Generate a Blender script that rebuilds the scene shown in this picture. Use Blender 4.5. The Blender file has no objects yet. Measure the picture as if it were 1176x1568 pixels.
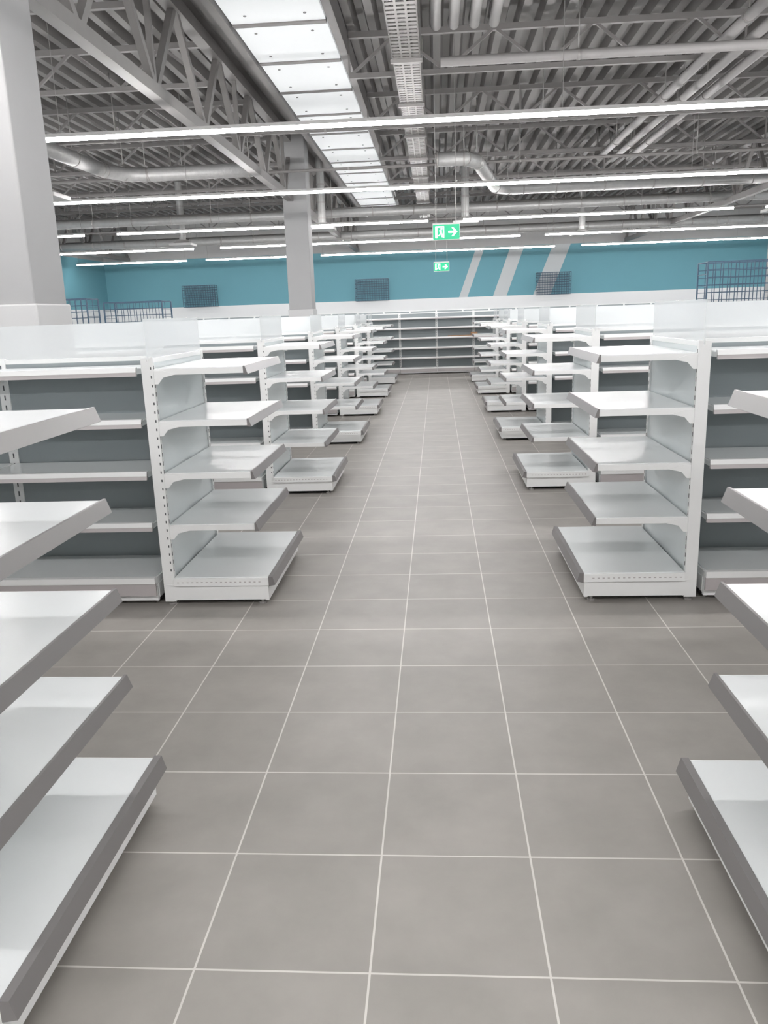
import bpy, math, random
from mathutils import Vector, Matrix
random.seed(4)
S = bpy.context.scene
COL = S.collection

# ------------------------------------------------------------ materials
def mat(name, col, rough=0.5, metal=0.0, noise=0.0, nscale=8.0, emit=0.0, bump=0.0):
    m = bpy.data.materials.new(name); m.use_nodes = True
    nt = m.node_tree; b = nt.nodes['Principled BSDF']
    b.inputs['Base Color'].default_value = (*col, 1)
    b.inputs['Roughness'].default_value = rough
    b.inputs['Metallic'].default_value = metal
    if emit:
        b.inputs['Emission Color'].default_value = (*col, 1)
        b.inputs['Emission Strength'].default_value = emit
    if noise or bump:
        tc = nt.nodes.new('ShaderNodeTexCoord')
        n = nt.nodes.new('ShaderNodeTexNoise'); n.inputs['Scale'].default_value = nscale
        n.inputs['Detail'].default_value = 5
        nt.links.new(tc.outputs['Object'], n.inputs['Vector'])
        if noise:
            r = nt.nodes.new('ShaderNodeMapRange')
            r.inputs['To Min'].default_value = 1 - noise; r.inputs['To Max'].default_value = 1 + noise
            nt.links.new(n.outputs['Fac'], r.inputs['Value'])
            v = nt.nodes.new('ShaderNodeVectorMath'); v.operation = 'SCALE'
            v.inputs[0].default_value = col
            nt.links.new(r.outputs[0], v.inputs['Scale'])
            nt.links.new(v.outputs[0], b.inputs['Base Color'])
        if bump:
            bp = nt.nodes.new('ShaderNodeBump'); bp.inputs['Strength'].default_value = bump
            bp.inputs['Distance'].default_value = 0.01
            nt.links.new(n.outputs['Fac'], bp.inputs['Height'])
            nt.links.new(bp.outputs[0], b.inputs['Normal'])
    return m

M_WHITE = mat('powder_coated_white_steel', (0.84, 0.85, 0.845), 0.30, noise=0.02)
M_SHELF = mat('shelf_top_white', (0.82, 0.85, 0.855), 0.27, metal=0.15, noise=0.02)
M_BACK = mat('grey_back_panel', (0.27, 0.305, 0.315), 0.28, noise=0.03)
M_EBACK = mat('pale_back_panel', (0.68, 0.73, 0.74), 0.20, noise=0.02)
M_RAIL = mat('grey_price_rail', (0.195, 0.186, 0.186), 0.35)
M_RAILL = mat('light_price_rail', (0.46, 0.43, 0.43), 0.35)
M_BLACK = mat('black_rubber_and_base_shade', (0.02, 0.02, 0.02), 0.6)  # cable sheaths, and the painted shade under shelving bases
M_SLOT = mat('dark_slot', (0.08, 0.085, 0.09), 0.6)
M_COLUMN = mat('painted_concrete', (0.34, 0.34, 0.34), 0.7, noise=0.04, nscale=3)
M_CLAD = mat('white_column_cladding', (0.50, 0.50, 0.50), 0.6)
M_STEEL = mat('structural_grey_steel', (0.205, 0.195, 0.191), 0.5, noise=0.08)
M_DECK = mat('galvanised_roof_deck', (0.185, 0.176, 0.172), 0.5, metal=0.0, noise=0.12, nscale=1.5)
M_DUCT = mat('silver_foil_duct', (0.38, 0.38, 0.375), 0.42, metal=0.3, noise=0.15, nscale=14, bump=0.6)
M_PIPE = mat('light_grey_pipe', (0.34, 0.33, 0.325), 0.45, noise=0.06)
M_TRAY = mat('zinc_cable_tray', (0.33, 0.32, 0.31), 0.4, metal=0.3)
M_LAMP = mat('led_diffuser', (1.0, 0.975, 0.97), 0.5, emit=72.0)
M_HOUSE = mat('lamp_housing', (0.6, 0.59, 0.58), 0.4)
M_SKY = mat('rooflight_panel', (0.68, 0.70, 0.71), 0.6, noise=0.14, nscale=4, emit=0.55)
M_BLUE = mat('turquoise_wall_paint', (0.13, 0.325, 0.39), 0.7, noise=0.03, nscale=0.8)
M_WALLW = mat('white_wall_paint', (0.78, 0.79, 0.795), 0.7, noise=0.02, nscale=1)
M_WALLG = mat('grey_wall_paint', (0.42, 0.42, 0.42), 0.8, noise=0.04, nscale=1)
M_STRIPE = mat('wall_stripe_paint', (0.50, 0.53, 0.54), 0.7)
M_WIRE = mat('navy_wire', (0.03, 0.07, 0.12), 0.4)
M_GREEN = mat('exit_green', (0.0, 0.36, 0.17), 0.4, emit=0.7)
M_SIGNW = mat('exit_white', (0.95, 1.0, 0.97), 0.4, emit=1.1)
M_WOOD = mat('brown_wood', (0.33, 0.19, 0.10), 0.6, noise=0.2, nscale=20)

M_ACR = bpy.data.materials.new('frosted_acrylic'); M_ACR.use_nodes = True
nt = M_ACR.node_tree
b = nt.nodes['Principled BSDF']; b.inputs['Base Color'].default_value = (0.84, 0.87, 0.88, 1)
b.inputs['Roughness'].default_value = 0.15
tr = nt.nodes.new('ShaderNodeBsdfTransparent'); mx = nt.nodes.new('ShaderNodeMixShader')
mx.inputs[0].default_value = 0.5
nt.links.new(tr.outputs[0], mx.inputs[1]); nt.links.new(b.outputs[0], mx.inputs[2])
nt.links.new(mx.outputs[0], nt.nodes['Material Output'].inputs['Surface'])

# floor tiles
M_FLOOR = bpy.data.materials.new('grey_porcelain_tiles'); M_FLOOR.use_nodes = True
nt = M_FLOOR.node_tree; N = nt.nodes; L = nt.links; b = N['Principled BSDF']
tc = N.new('ShaderNodeTexCoord'); mp = N.new('ShaderNodeMapping')
mp.inputs['Location'].default_value = (0.195 + 45, -1.655 + 45, 0)
L.new(tc.outputs['Object'], mp.inputs['Vector'])
br = N.new('ShaderNodeTexBrick'); br.offset = 0; br.squash = 1
br.inputs['Scale'].default_value = 1; br.inputs['Brick Width'].default_value = 0.45
br.inputs['Row Height'].default_value = 0.45; br.inputs['Mortar Size'].default_value = 0.0032
br.inputs['Mortar Smooth'].default_value = 0.15; br.inputs['Bias'].default_value = 0
br.inputs['Color1'].default_value = (0.296, 0.280, 0.258, 1)
br.inputs['Color2'].default_value = (0.274, 0.259, 0.239, 1)
br.inputs['Mortar'].default_value = (0.58, 0.56, 0.53, 1)
L.new(mp.outputs[0], br.inputs['Vector'])
n1 = N.new('ShaderNodeTexNoise'); n1.inputs['Scale'].default_value = 3.5; n1.inputs['Detail'].default_value = 6
n1.inputs['Roughness'].default_value = 0.6
L.new(tc.outputs['Object'], n1.inputs['Vector'])
r1 = N.new('ShaderNodeMapRange'); r1.inputs['From Min'].default_value = 0.3; r1.inputs['From Max'].default_value = 0.7
r1.inputs['To Min'].default_value = 0.90; r1.inputs['To Max'].default_value = 1.10
L.new(n1.outputs['Fac'], r1.inputs['Value'])
vm = N.new('ShaderNodeVectorMath'); vm.operation = 'SCALE'
L.new(br.outputs['Color'], vm.inputs[0]); L.new(r1.outputs[0], vm.inputs['Scale'])
L.new(vm.outputs[0], b.inputs['Base Color'])
b.inputs['Roughness'].default_value = 0.45
bp = N.new('ShaderNodeBump'); bp.inputs['Strength'].default_value = 0.25; bp.inputs['Distance'].default_value = 0.002
bp.invert = True
L.new(br.outputs['Fac'], bp.inputs['Height']); L.new(bp.outputs[0], b.inputs['Normal'])

# ------------------------------------------------------------ mesh builder
class MB:
    def __init__(s): s.v = []; s.f = []; s.mi = []; s.mats = []
    def m(s, mt):
        if mt not in s.mats: s.mats.append(mt)
        return s.mats.index(mt)
    def box(s, x0, x1, y0, y1, z0, z1, mt):
        if x0 > x1: x0, x1 = x1, x0
        if y0 > y1: y0, y1 = y1, y0
        i = len(s.v); k = s.m(mt)
        s.v += [(x0,y0,z0),(x1,y0,z0),(x1,y1,z0),(x0,y1,z0),(x0,y0,z1),(x1,y0,z1),(x1,y1,z1),(x0,y1,z1)]
        for f in ((0,3,2,1),(4,5,6,7),(0,1,5,4),(1,2,6,5),(2,3,7,6),(3,0,4,7)):
            s.f.append(tuple(i+a for a in f)); s.mi.append(k)
    def prism(s, pts, vec, mt):
        i = len(s.v); k = s.m(mt); n = len(pts); vec = Vector(vec)
        s.v += [tuple(p) for p in pts] + [tuple(Vector(p)+vec) for p in pts]
        s.f.append(tuple(i+a for a in range(n))[::-1]); s.mi.append(k)
        s.f.append(tuple(i+n+a for a in range(n))); s.mi.append(k)
        for a in range(n):
            c = (a+1) % n
            s.f.append((i+a, i+c, i+n+c, i+n+a)); s.mi.append(k)
    def beam(s, p, q, w, h, mt):
        p = Vector(p); q = Vector(q); d = (q-p).normalized()
        up = Vector((0,0,1)) if abs(d.z) < 0.95 else Vector((0,1,0))
        r = d.cross(up).normalized(); u = r.cross(d).normalized()
        pts = [p + r*a*w/2 + u*c*h/2 for a, c in ((-1,-1),(1,-1),(1,1),(-1,1))]
        s.prism(pts, q-p, mt)
    def cyl(s, p, q, r, mt, seg=12, r2=None):
        p = Vector(p); q = Vector(q); d = (q-p).normalized()
        up = Vector((0,0,1)) if abs(d.z) < 0.95 else Vector((0,1,0))
        a1 = d.cross(up).normalized(); a2 = a1.cross(d)
        r2 = r if r2 is None else r2
        i = len(s.v); k = s.m(mt)
        for c, rr in ((p, r), (q, r2)):
            for t in range(seg):
                an = 2*math.pi*t/seg
                s.v.append(tuple(c + a1*math.cos(an)*rr + a2*math.sin(an)*rr))
        for t in range(seg):
            u = (t+1) % seg
            s.f.append((i+t, i+u, i+seg+u, i+seg+t)); s.mi.append(k)
        s.f.append(tuple(i+t for t in range(seg))[::-1]); s.mi.append(k)
        s.f.append(tuple(i+seg+t for t in range(seg))); s.mi.append(k)
    def path(s, pts, r, mt, seg=14):
        pts = [Vector(p) for p in pts]; n = len(pts); k = s.m(mt); i0 = len(s.v)
        for j, p in enumerate(pts):
            if j == 0: d = pts[1]-p
            elif j == n-1: d = p-pts[j-1]
            else: d = (pts[j+1]-p).normalized() + (p-pts[j-1]).normalized()
            d.normalize()
            sc = 1.0
            if 0 < j < n-1:
                c = d.dot((p-pts[j-1]).normalized()); sc = 1/max(c, 0.5)
            up = Vector((0,0,1)) if abs(d.z) < 0.9 else Vector((0,1,0))
            a1 = d.cross(up).normalized(); a2 = a1.cross(d)
            for t in range(seg):
                an = 2*math.pi*t/seg
                s.v.append(tuple(p + a1*math.cos(an)*r*sc + a2*math.sin(an)*r))
        for j in range(n-1):
            for t in range(seg):
                u = (t+1) % seg; a = i0+j*seg; c = a+seg
                s.f.append((a+t, a+u, c+u, c+t)); s.mi.append(k)
        s.f.append(tuple(i0+t for t in range(seg))[::-1]); s.mi.append(k)
        s.f.append(tuple(i0+(n-1)*seg+t for t in range(seg))); s.mi.append(k)
    def mesh(s, name):
        me = bpy.data.meshes.new(name); me.from_pydata(s.v, [], s.f)
        for mt in s.mats: me.materials.append(mt)
        me.polygons.foreach_set('material_index', s.mi)
        me.update()
        import bmesh
        bm = bmesh.new(); bm.from_mesh(me); bmesh.ops.recalc_face_normals(bm, faces=bm.faces); bm.to_mesh(me); bm.free()
        return me
    def obj(s, name, loc=(0,0,0), rz=0, bevel=0, smooth=False):
        return place(s.mesh(name), name, loc, rz, bevel, smooth)
def place(me, name, loc=(0,0,0), rz=0, bevel=0, smooth=False, parent=None):
    o = bpy.data.objects.new(name, me); COL.objects.link(o)
    o.location = loc; o.rotation_euler = (0,0,rz)
    if parent: o.parent = parent
    if smooth:
        for p in me.polygons: p.use_smooth = len(p.vertices) == 4
    if bevel:
        md = o.modifiers.new('bevel', 'BEVEL'); md.width = bevel; md.segments = 2; md.limit_method = 'ANGLE'
    return o

# ------------------------------------------------------------ room shell
XW, Y0, Y1, ZC = 13.0, -6.0, 32.0, 5.25
HT = ZC - 0.005      # hanger top
f = MB(); f.box(-XW, XW, Y0, Y1, -0.1, 0, M_FLOOR); f.obj('floor')
w = MB()
w.box(-XW, XW, Y1, Y1+0.2, 0, 2.13, M_WALLW)
w.box(-XW, XW, Y1, Y1+0.2, 2.13, 3.95, M_BLUE)
w.box(-XW, XW, Y1, Y1+0.2, 3.95, ZC+0.2, M_WALLG)
for (xb, xt, wd) in ((1.05, 1.72, 0.32), (2.45, 3.12, 0.52), (4.05, 4.78, 0.66)):
    w.prism([(xb-wd/2, Y1-0.004, 2.13), (xb+wd/2, Y1-0.004, 2.13), (xt+wd/2, Y1-0.004, 3.95), (xt-wd/2, Y1-0.004, 3.95)], (0, 0.01, 0), M_STRIPE)
w.obj('wall_far')
for nm, xa, xb in (('wall_left', -XW-0.2, -XW), ('wall_right', XW, XW+0.2)):
    w = MB(); w.box(xa, xb, Y0, Y1, 0, 2.13, M_WALLW); w.box(xa, xb, Y0, Y1, 2.13, 3.95, M_BLUE)
    w.box(xa, xb, Y0, Y1, 3.95, ZC+0.2, M_WALLG); w.obj(nm)
w = MB(); w.box(-XW, XW, Y0-0.2, Y0, 0, ZC+0.2, M_WALLW); w.obj('wall_back')

# corrugated roof deck
d = MB(); k = d.m(M_DECK); per = 0.28; n = int(2*XW/per)+1; pts = []
for i in range(n):
    x = -XW + i*per
    pts += [(x, 0.13), (x+0.10, 0.13), (x+0.14, 0.0), (x+0.24, 0.0)]
pts = [(min(a, XW), c) for a, c in pts] + [(XW, 0.13)]
for (x, z) in pts: d.v += [(x, Y0, ZC+z), (x, Y1, ZC+z)]
for i in range(len(pts)-1): d.f.append((2*i, 2*i+2, 2*i+3, 2*i+1)); d.mi.append(k)
d.box(-XW, XW, Y0, Y1, ZC+0.2, ZC+0.3, M_DECK)
d.obj('ceiling')

# ------------------------------------------------------------ gondola shelving
LV = [0.48, 0.78, 1.075, 1.36]
H = 1.42
def shelf_x(mb, x0, x1, ya, yb, z, rail=M_RAIL, th=0.036):
    mb.box(x0, x1-0.012, ya, yb, z-th, z-0.003, M_WHITE)
    mb.box(x0+0.001, x1-0.013, ya+0.010, yb-0.010, z-0.005, z, M_SHELF)
    mb.prism([(x1-0.012, ya-0.004, z+0.003), (x1-0.003, ya-0.004, z+0.003), (x1+0.013, ya-0.004, z-0.042), (x1-0.011, ya-0.004, z-0.044)], (0, yb-ya+0.008, 0), rail)
    for y in (ya-0.0045, yb+0.0005):   # side brackets
        mb.prism([(x0-0.005, y, z-0.012), (x0+0.05, y, z-0.012), (x0+0.12, y, z-0.034), (x0+0.05, y, z-0.050), (x0+0.02, y, z-0.085), (x0-0.005, y, z-0.085)], (0, 0.004, 0), M_WHITE)

def make_endcap():
    mb = MB()
    for y in (-0.485, 0.455):
        mb.box(-0.035, 0.03, y, y+0.03, 0.02, H, M_WHITE)
        for i in range(25):
            z = 0.20+i*0.048
            mb.box(0.0298, 0.0306, y+0.010, y+0.019, z, z+0.024, M_SLOT)
            mb.box(0.014, 0.021, y-0.0006, y+0.0004, z+0.004, z+0.018, M_SLOT)
    mb.box(0.0, 0.02, -0.455, 0.455, 0.10, H-0.02, M_EBACK)
    for z in (0.42, 0.74, 1.06): mb.box(0.0, 0.0208, -0.455, 0.455, z, z+0.002, M_RAILL)
    mb.box(-0.02, 0.024, -0.455, 0.455, H-0.03, H-0.005, M_WHITE)
    mb.box(0.003, 0.009, -0.50, 0.50, H-0.02, 1.625, M_ACR)
    for z in LV: shelf_x(mb, 0.03, 0.535, -0.475, 0.475, z)
    x1 = 0.615
    mb.box(-0.02, x1-0.05, -0.487, 0.487, 0.030, 0.125, M_WHITE)
    mb.box(0.031, x1-0.03, -0.50, 0.50, 0.118, 0.164, M_WHITE)
    mb.box(0.035, x1-0.032, -0.488, 0.488, 0.160, 0.169, M_SHELF)
    mb.prism([(x1-0.03, -0.502, 0.172), (x1-0.006, -0.502, 0.172), (x1+0.008, -0.502, 0.122), (x1-0.03, -0.502, 0.114)], (0, 1.004, 0), M_RAIL)
    mb.box(x1-0.055, x1-0.035, -0.492, 0.492, 0.028, 0.12, M_WHITE)
    mb.box(0.0, x1-0.07, -0.44, 0.44, 0.010, 0.032, M_BLACK)  # black box stands in for the shadow line under the base
    for i in range(18):
        for yy in (-0.5006, 0.4996):
            mb.box(0.05+i*0.028, 0.062+i*0.028, yy, yy+0.001, 0.138, 0.143, M_RAILL)
    for y in (-0.46, 0.46):
        for x in (0.0, x1-0.08):
            mb.cyl((x, y, 0.0), (x, y, 0.010), 0.022, M_TRAY)
            mb.cyl((x, y, 0.010), (x, y, 0.035), 0.009, M_TRAY)
    return mb.mesh('endcap_shelving')

def make_row(nb, top=H, acr=1.61, lv=LV, name='gondola_row'):
    mb = MB(); Lr = nb*1.0
    for i in range(nb+1):
        x = -i*1.0
        mb.box(x-0.03, x+0.03, -0.03, 0.03, 0.0, top, M_WHITE)
        for s_ in (-1, 1):
            mb.cyl((x-(0.03 if i == 0 else 0), s_*0.42, 0.0), (x-(0.03 if i == 0 else 0), s_*0.42, 0.04), 0.012, M_TRAY, 8)
            for j in range(int((top-0.22)/0.06)):
                z = 0.21+j*0.06
                mb.box(x-0.004, x+0.004, s_*0.0295, s_*0.031, z, z+0.03, M_SLOT)
    mb.box(-Lr, 0, -0.022, 0.022, 0.10, top-0.03, M_BACK)
    for z in (0.42, 0.74, 1.06): mb.box(-Lr, 0, -0.0228, 0.0228, z, z+0.003, M_SLOT)
    mb.box(-Lr, 0, -0.026, 0.026, top-0.035, top-0.01, M_WHITE)
    if acr: mb.box(-Lr, 0, -0.003, 0.003, top-0.02, acr, M_ACR)
    for i in range(nb):
        xa, xb = -(i+1)+0.004, -i-0.004
        for s_ in (-1, 1):
            for z in lv:
                mb.box(xa, xb, s_*0.031, s_*0.445, z-0.030, z-0.003, M_WHITE)
                mb.box(xa+0.01, xb-0.01, s_*0.032, s_*0.43, z-0.005, z, M_SHELF)
                mb.prism([(xa-0.002, s_*0.446, z-0.003), (xa-0.002, s_*0.453, z-0.003), (xa-0.002, s_*0.466, z-0.040), (xa-0.002, s_*0.446, z-0.040)], (xb-xa+0.004, 0, 0), M_RAILL)
                mb.prism([(xa-0.002, s_*0.430, z+0.008), (xa-0.002, s_*0.453, z+0.008), (xa-0.002, s_*0.461, z-0.018), (xa-0.002, s_*0.440, z-0.018)], (xb-xa+0.004, 0, 0), M_WHITE)
                for xx in (xa-0.0035, xb+0.0005):
                    mb.prism([(xx, s_*0.03, z-0.012), (xx, s_*0.15, z-0.02), (xx, s_*0.15, z-0.045), (xx, s_*0.05, z-0.085), (xx, s_*0.03, z-0.085)], (0.003, 0, 0), M_WHITE)
            mb.box(xa, xb, s_*0.031, s_*0.46, 0.035, 0.125, M_WHITE)
            mb.box(xa, xb, s_*0.031, s_*0.487, 0.120, 0.163, M_WHITE)
            mb.box(xa+0.01, xb-0.01, s_*0.032, s_*0.485, 0.160, 0.169, M_SHELF)
            mb.box(xa, xb, s_*0.470, s_*0.505, 0.135, 0.171, M_WHITE)
            mb.box(xa, xb, s_*0.485, s_*0.500, 0.060, 0.136, M_RAILL)
            mb.box(xa, xb, s_*0.45, s_*0.475, 0.025, 0.11, M_WHITE)
            mb.box(xa, xb, s_*0.03, s_*0.40, 0.012, 0.036, M_BLACK)  # shade in the gap below the row base, put in as black
    mb.box(-0.02, -0.001, -0.45, 0.45, 0.04, 0.125, M_WHITE)
    return mb.mesh(name)

ME_E = make_endcap()
ME_R = make_row(9)
ROWS = [1.88 + 2.9*i for i in range(7)]
XL, XR = -1.57, 1.38
for i, y in enumerate(ROWS):
    bv = 0.0012 if i < 3 else 0
    place(ME_E, 'endcap_shelving_unit', (XL, y, 0), 0, bv)
    place(ME_E, 'endcap_shelving_unit', (XR, y, 0), math.pi, bv)
    place(ME_R, 'gondola_shelving_row', (XL-0.075, y, 0), 0)
    place(ME_R, 'gondola_shelving_row', (XR+0.075, y, 0), math.pi)
ME_F = make_row(20, top=1.62, acr=None, lv=[0.44, 0.70, 0.96, 1.22, 1.48], name='end_row')
place(ME_F, 'end_gondola_shelving', (10.0, 22.3, 0), 0)
pk = MB(); pk.box(-0.45, 0.15, -0.05, 0.05, 0, 0.03, M_WOOD); pk.box(0.16, 0.34, -0.06, 0.06, 0, 0.10, M_WOOD)
pk.obj('wooden_shelf_offcut', (0.75, 21.98, 0.961))
ME_W = make_row(20, top=1.70, acr=None, lv=[0.50, 0.85, 1.2, 1.55], name='wall_row')
place(ME_W, 'far_wall_shelving', (10.0, 31.3, 0), 0)

# wire mesh risers
def wire_panel(name, x0, x1, y, z0, z1, step=0.06, depth=0.0, r=0.003):
    mb = MB()
    def grid(yy):
        n = max(2, round((x1-x0)/step))
        for i in range(n+1):
            x = x0+(x1-x0)*i/n; mb.beam((x, yy, z0), (x, yy, z1), r*2, r*2, M_WIRE)
        n = max(2, round((z1-z0)/step))
        for i in range(n+1):
            z = z0+(z1-z0)*i/n; mb.beam((x0, yy, z), (x1, yy, z), r*2, r*2, M_WIRE)
        for x in (x0, x1): mb.beam((x, yy, z0), (x, yy, z1), 0.016, 0.016, M_WIRE)
        for z in (z0, z1): mb.beam((x0, yy, z), (x1, yy, z), 0.014, 0.014, M_WIRE)
    grid(y)
    if depth:
        grid(y+depth)
        for x in (x0, x1):
            for i in range(6):
                z = z0+(z1-z0)*i/5; mb.beam((x, y, z), (x, y+depth, z), r*2, r*2, M_WIRE)
    return mb.obj(name)
wire_panel('wire_mesh_riser', 3.25, 4.25, ROWS[3]-0.40, 1.375, 2.08, 0.09, 0.36, 0.004)
wire_panel('wire_mesh_riser', -4.95, -4.42, ROWS[3]-0.40, 1.375, 1.92, 0.08, 0.36)
wire_panel('wire_mesh_riser', -4.2, -3.45, ROWS[3]-0.40, 1.375, 1.86, 0.08, 0.36)
for xc in (-9.2, -2.45, 4.45):
    wire_panel('wall_wire_basket', xc-0.63, xc+0.63, 31.55, 2.12, 2.92, 0.09, 0.43, 0.006)

# ------------------------------------------------------------ columns
for (x, y) in ((-3.06, 5.87), (-2.88, 17.65), (7.15, 5.87), (7.15, 17.65)):
    c = MB(); c.box(x-0.25, x+0.25, y-0.25, y+0.25, 0, HT, M_COLUMN)
    c.box(x-0.27, x+0.27, y-0.27, y+0.27, 0, 1.76, M_CLAD)
    c.obj('concrete_column', bevel=0.012)

# ------------------------------------------------------------ roof trusses
def truss(name, p, q, zb, zt, panel, wd=0.10):
    p = Vector(p); q = Vector(q); Lt = (q-p).length; n = round(Lt/panel); dr = (q-p)/n
    mb = MB()
    def P(t, z): v = p+dr*t; return (v.x, v.y, z)
    mb.beam(P(0, zb), P(n, zb), wd, wd, M_STEEL); mb.beam(P(0, zt), P(n, zt), wd*1.2, wd*1.2, M_STEEL)
    for i in range(n):
        mb.beam(P(i, zb), P(i+0.5, zt), wd*0.6, wd*0.6, M_STEEL)
        mb.beam(P(i+0.5, zt), P(i+1, zb), wd*0.6, wd*0.6, M_STEEL)
        if i % 2 == 0: mb.beam(P(i, zb), P(i, zt), wd*0.45, wd*0.45, M_STEEL)
    return mb.obj(name)
for x in (-2.97, 7.15, -12.0):
    truss('main_roof_truss', (x, Y0, 0), (x, Y1, 0), 4.0, 5.15, 1.9, 0.13)
for y in (8.8, 11.7, 14.7, 17.65, 20.6, 23.5, 26.5, 29.5):
    truss('roof_lattice_joist', (-XW, y, 0), (-3.0, y, 0), 4.70, 5.19, 1.3, 0.06)
    truss('roof_lattice_joist', (-1.1, y, 0), (XW, y, 0), 4.70, 5.19, 1.3, 0.06)

# rooflight panels
sk = MB(); y = 3.0
while y < 29:
    sk.box(-2.36, -1.24, y+0.05, y+1.45, 5.00, 5.06, M_SKY)
    sk.box(-2.36, -1.24, y-0.05, y+0.05, 4.985, 5.14, M_STEEL)
    for xx in (-2.15, -1.45):
        for yy in (0.3, 1.2): sk.cyl((xx, y+yy, 4.993), (xx, y+yy, 5.0), 0.02, M_STEEL, 8)
    y += 1.5
for x in (-2.44, -1.16): sk.box(x-0.05, x+0.05, 3.0, y, 4.96, HT, M_STEEL)
sk.obj('rooflight_strip')

# cable tray
ct = MB(); x0, x1, zt = -0.44, -0.14, 4.4
for x in (x0, x1): ct.box(x-0.006, x+0.006, 3, 26, zt, zt+0.07, M_TRAY)
y = 3.0
while y < 26:
    ct.box(x0, x1, y, y+0.07, zt, zt+0.006, M_TRAY); y += 0.11
for x in (x0+0.1, x0+0.2): ct.box(x-0.012, x+0.012, 3, 26, zt-0.003, zt+0.003, M_TRAY)
for i, x in enumerate((x0+0.05, x0+0.09, x0+0.16, x0+0.22)): ct.cyl((x, 3, zt+0.03), (x, 26, zt+0.03), 0.014, M_BLACK if i % 2 else M_PIPE, 8)
for i in range(12):
    yy = 4+i*2
    for x in (x0-0.01, x1+0.01): ct.cyl((x, yy, zt), (x, yy, HT), 0.008, M_TRAY, 6)
    ct.box(x0-0.03, x1+0.03, yy-0.02, yy+0.02, zt-0.04, zt-0.002, M_TRAY)
ct.obj('cable_tray')

def blocked(x):   # hangers may not pass through the rooflights or the cable tray
    return -2.52 < x < -1.08 or -0.48 < x < -0.10

# pipes
def pipes(name, paths, r, mt=M_PIPE, hang=None):
    mb = MB()
    for p in paths:
        mb.path(p, r, mt)
        for j in range(len(p)-1):
            a, c = Vector(p[j]), Vector(p[j+1]); n = int((c-a).length/3)
            for i in range(n):
                q = a+(c-a)*((i+0.5)/n)
                if not blocked(q.x): mb.cyl(q, (q.x, q.y, HT), 0.008, M_TRAY, 6)
                if abs((c-a).normalized().z) < 0.5:
                    dd = (c-a).normalized()*0.02
                    mb.cyl(q-dd, q+dd, r*1.15, M_TRAY, 12)
    return mb.obj(name, smooth=True)
pipes('ceiling_pipe_bundle', [[(x, 3, 4.6), (x, 9.6, 4.6), (x, 9.8, 4.7), (x, 9.85, HT)] for x in (0.05, 0.24, 0.46, 0.67)], 0.055)
pipes('ceiling_drain_pipes', [[(x, 5, z), (x, 18.2, z), (x, 18.4, z+0.1), (x, 18.4, HT)] for x, z in ((3.45, 4.62), (3.72, 4.58), (4.05, 4.6))], 0.06)
pipes('ceiling_cross_pipe', [[(0.1, 10.4, 4.46), (12.9, 10.4, 4.46)]], 0.055)
for yy in (12.9, 16.2, 22.0, 25.2, 28.0):
    pipes('sprinkler_pipe', [[(-12.9, yy, 4.31), (12.9, yy, 4.31)]], 0.028, M_STEEL)

# ducts
def duct(name, pts, r=0.14):
    mb = MB(); mb.path(pts, r, M_DUCT, 18)
    for j in range(len(pts)-1):
        a, c = Vector(pts[j]), Vector(pts[j+1]); Ld = (c-a).length; n = max(1, int(Ld/1.0)); dd = (c-a).normalized()*0.015
        for i in range(n+1):
            q = a+(c-a)*min(0.97, max(0.03, i/n)); mb.cyl(q-dd, q+dd, r*1.05, M_TRAY, 18)
            if i % 3 == 1 and q.z < 4.6 and not blocked(q.x): mb.cyl(q, (q.x, q.y, HT), 0.008, M_TRAY, 6)
    return mb.obj(name, smooth=True)
duct('silver_ventilation_duct', [(-5.95, 9.0, 4.2), (-5.75, 14.6, 4.2), (-5.55, 15.05, 4.2), (-5.2, 15.2, 4.2), (-3.25, 15.2, 4.2)], 0.12)
duct('silver_ventilation_duct', [(0.05, 15.2, 4.22), (0.55, 15.2, 4.22), (0.78, 15.45, 4.2), (1.3, 18.3, 4.15), (1.6, 18.6, 4.15), (12.9, 18.6, 4.15)], 0.12)
duct('silver_ventilation_duct', [(-12.9, 21.2, 4.1), (12.9, 21.2, 4.1)], 0.10)
duct('silver_ventilation_duct', [(-12.9, 26.0, 4.0), (12.9, 26.0, 4.0)], 0.11)
for (x, y) in ((-2.68, 20.0), (0.72, 20.0), (7.9, 20.0), (-6.9, 22.6), (-6.3, 13.4), (4.2, 24.4), (-8.6, 17)):
    mb = MB(); mb.cyl((x, y, 3.75), (x, y, HT), 0.09, M_DUCT, 16)
    for z in (3.85, 4.2, 4.6): mb.cyl((x, y, z), (x, y, z+0.04), 0.098, M_TRAY, 16)
    mb.cyl((x, y, 3.66), (x, y, 3.76), 0.30, M_HOUSE, 20, 0.12)
    mb.box(x-0.3, x+0.3, y-0.3, y+0.3, 3.60, 3.66, M_HOUSE)
    mb.obj('air_diffuser_drop')

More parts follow.
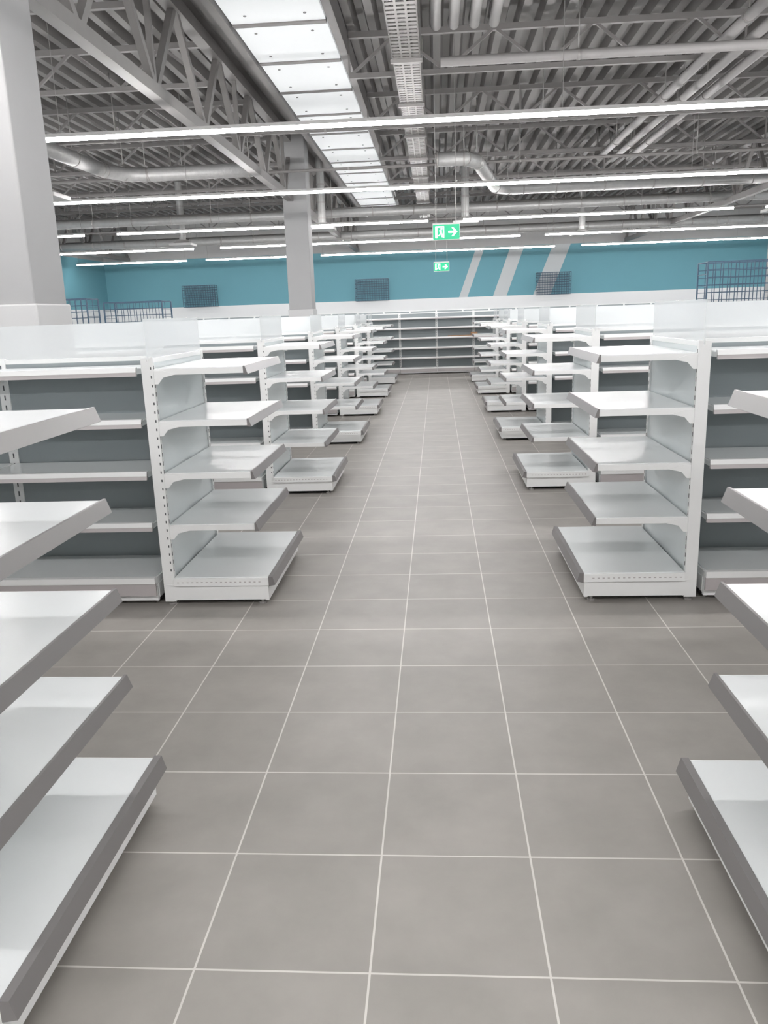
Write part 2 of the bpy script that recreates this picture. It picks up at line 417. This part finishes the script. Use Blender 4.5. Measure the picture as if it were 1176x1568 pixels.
# ------------------------------------------------------------ suspended LED lines
def led_row(y, segs, z=3.62):
    mb = MB()
    for a, c in segs:
        mb.box(a, c, y-0.026, y+0.026, z-0.018, z+0.018, M_LAMP)
        mb.box(a, c, y-0.03, y+0.03, z+0.018, z+0.055, M_HOUSE)
        n = int((c-a)/2.9)+1
        for i in range(n+1):
            x = a+0.05+(c-a-0.1)*i/n
            if not blocked(x): mb.cyl((x, y, z+0.05), (x, y, HT), 0.004, M_TRAY, 6)
    mb.obj('suspended_led_line_light')
full = [(-12.5, 12.5)]
for y in (-4.7, 0.0, 4.7): led_row(y, full)
led_row(9.4, full); led_row(14.1, full)
led_row(19.2, [(-12.5, -8.2), (-7.4, -0.15), (0.65, 6.6), (7.3, 12.5)])
led_row(23.9, [(-12.5, -7.0), (-6.2, 2.4), (3.1, 12.5)])
led_row(28.4, [(-12.5, -8.6), (-7.9, -4.6), (-3.9, 4.0), (4.9, 12.5)])

# ------------------------------------------------------------ exit signs
def exit_sign(x, y, z):
    mb = MB(); W, Hh = 0.37, 0.20
    mb.box(x-W/2-0.008, x+W/2+0.008, y, y+0.05, z-Hh/2-0.008, z+Hh/2+0.02, M_HOUSE)
    mb.box(x-W/2, x+W/2, y-0.003, y+0.001, z-Hh/2, z+Hh/2, M_GREEN)
    def poly(pts):
        mb.prism([(x+a, y-0.006, z+c) for a, c in pts], (0, 0.004, 0), M_SIGNW)
    poly([(-0.155,-0.078),(-0.125,-0.078),(-0.125,0.078),(-0.155,0.078)])
    poly([(-0.130,0.062),(-0.03,0.062),(-0.03,0.078),(-0.130,0.078)])
    poly([(-0.045,-0.078),(-0.03,-0.078),(-0.03,0.065),(-0.045,0.065)])
    cx, cz = -0.068, 0.044
    poly([(cx+0.014*math.cos(t*math.pi/5), cz+0.014*math.sin(t*math.pi/5)) for t in range(10)])
    poly([(-0.098,0.026),(-0.066,0.028),(-0.062,-0.015),(-0.088,-0.018)])
    poly([(-0.085,-0.015),(-0.062,-0.012),(-0.050,-0.035),(-0.052,-0.068),(-0.064,-0.068),(-0.066,-0.038)])
    poly([(-0.088,-0.010),(-0.070,-0.020),(-0.095,-0.050),(-0.120,-0.055),(-0.120,-0.042),(-0.102,-0.038)])
    poly([(0.03,-0.014),(0.11,-0.014),(0.11,0.014),(0.03,0.014)])
    poly([(0.075,-0.058),(0.100,-0.058),(0.158,0.0),(0.100,0.058),(0.075,0.058),(0.122,0.0)])
    for dx in (-0.14, 0.14): mb.cyl((x+dx, y+0.025, z+Hh/2), (x+dx, y+0.025, HT), 0.004, M_TRAY, 6)
    mb.obj('emergency_exit_sign')
exit_sign(0.16, 11.9, 2.70)
exit_sign(0.15, 20.8, 2.70)

# ------------------------------------------------------------ camera, world, colour
cam = bpy.data.cameras.new('camera'); co = bpy.data.objects.new('camera', cam); COL.objects.link(co)
zx = Vector((0.0697, -0.968, 0.2411)).normalized()
xx = Vector((0.9975, 0.0635, -0.0335)); xx = (xx - zx*xx.dot(zx)).normalized()
yy = zx.cross(xx)
co.matrix_world = Matrix(((xx.x, yy.x, zx.x, 0), (xx.y, yy.y, zx.y, 0), (xx.z, yy.z, zx.z, 1.607), (0,0,0,1)))
cam.sensor_fit = 'VERTICAL'; cam.sensor_height = 24; cam.lens = 24*1220/1568
cam.clip_start = 0.05; cam.clip_end = 200
S.camera = co
wd = bpy.data.worlds.new('world'); S.world = wd; wd.use_nodes = True
wd.node_tree.nodes['Background'].inputs[0].default_value = (0.8, 0.85, 0.9, 1)
wd.node_tree.nodes['Background'].inputs[1].default_value = 0.5
S.view_settings.view_transform = 'Standard'
S.view_settings.look = 'None'
S.view_settings.exposure = 0.0
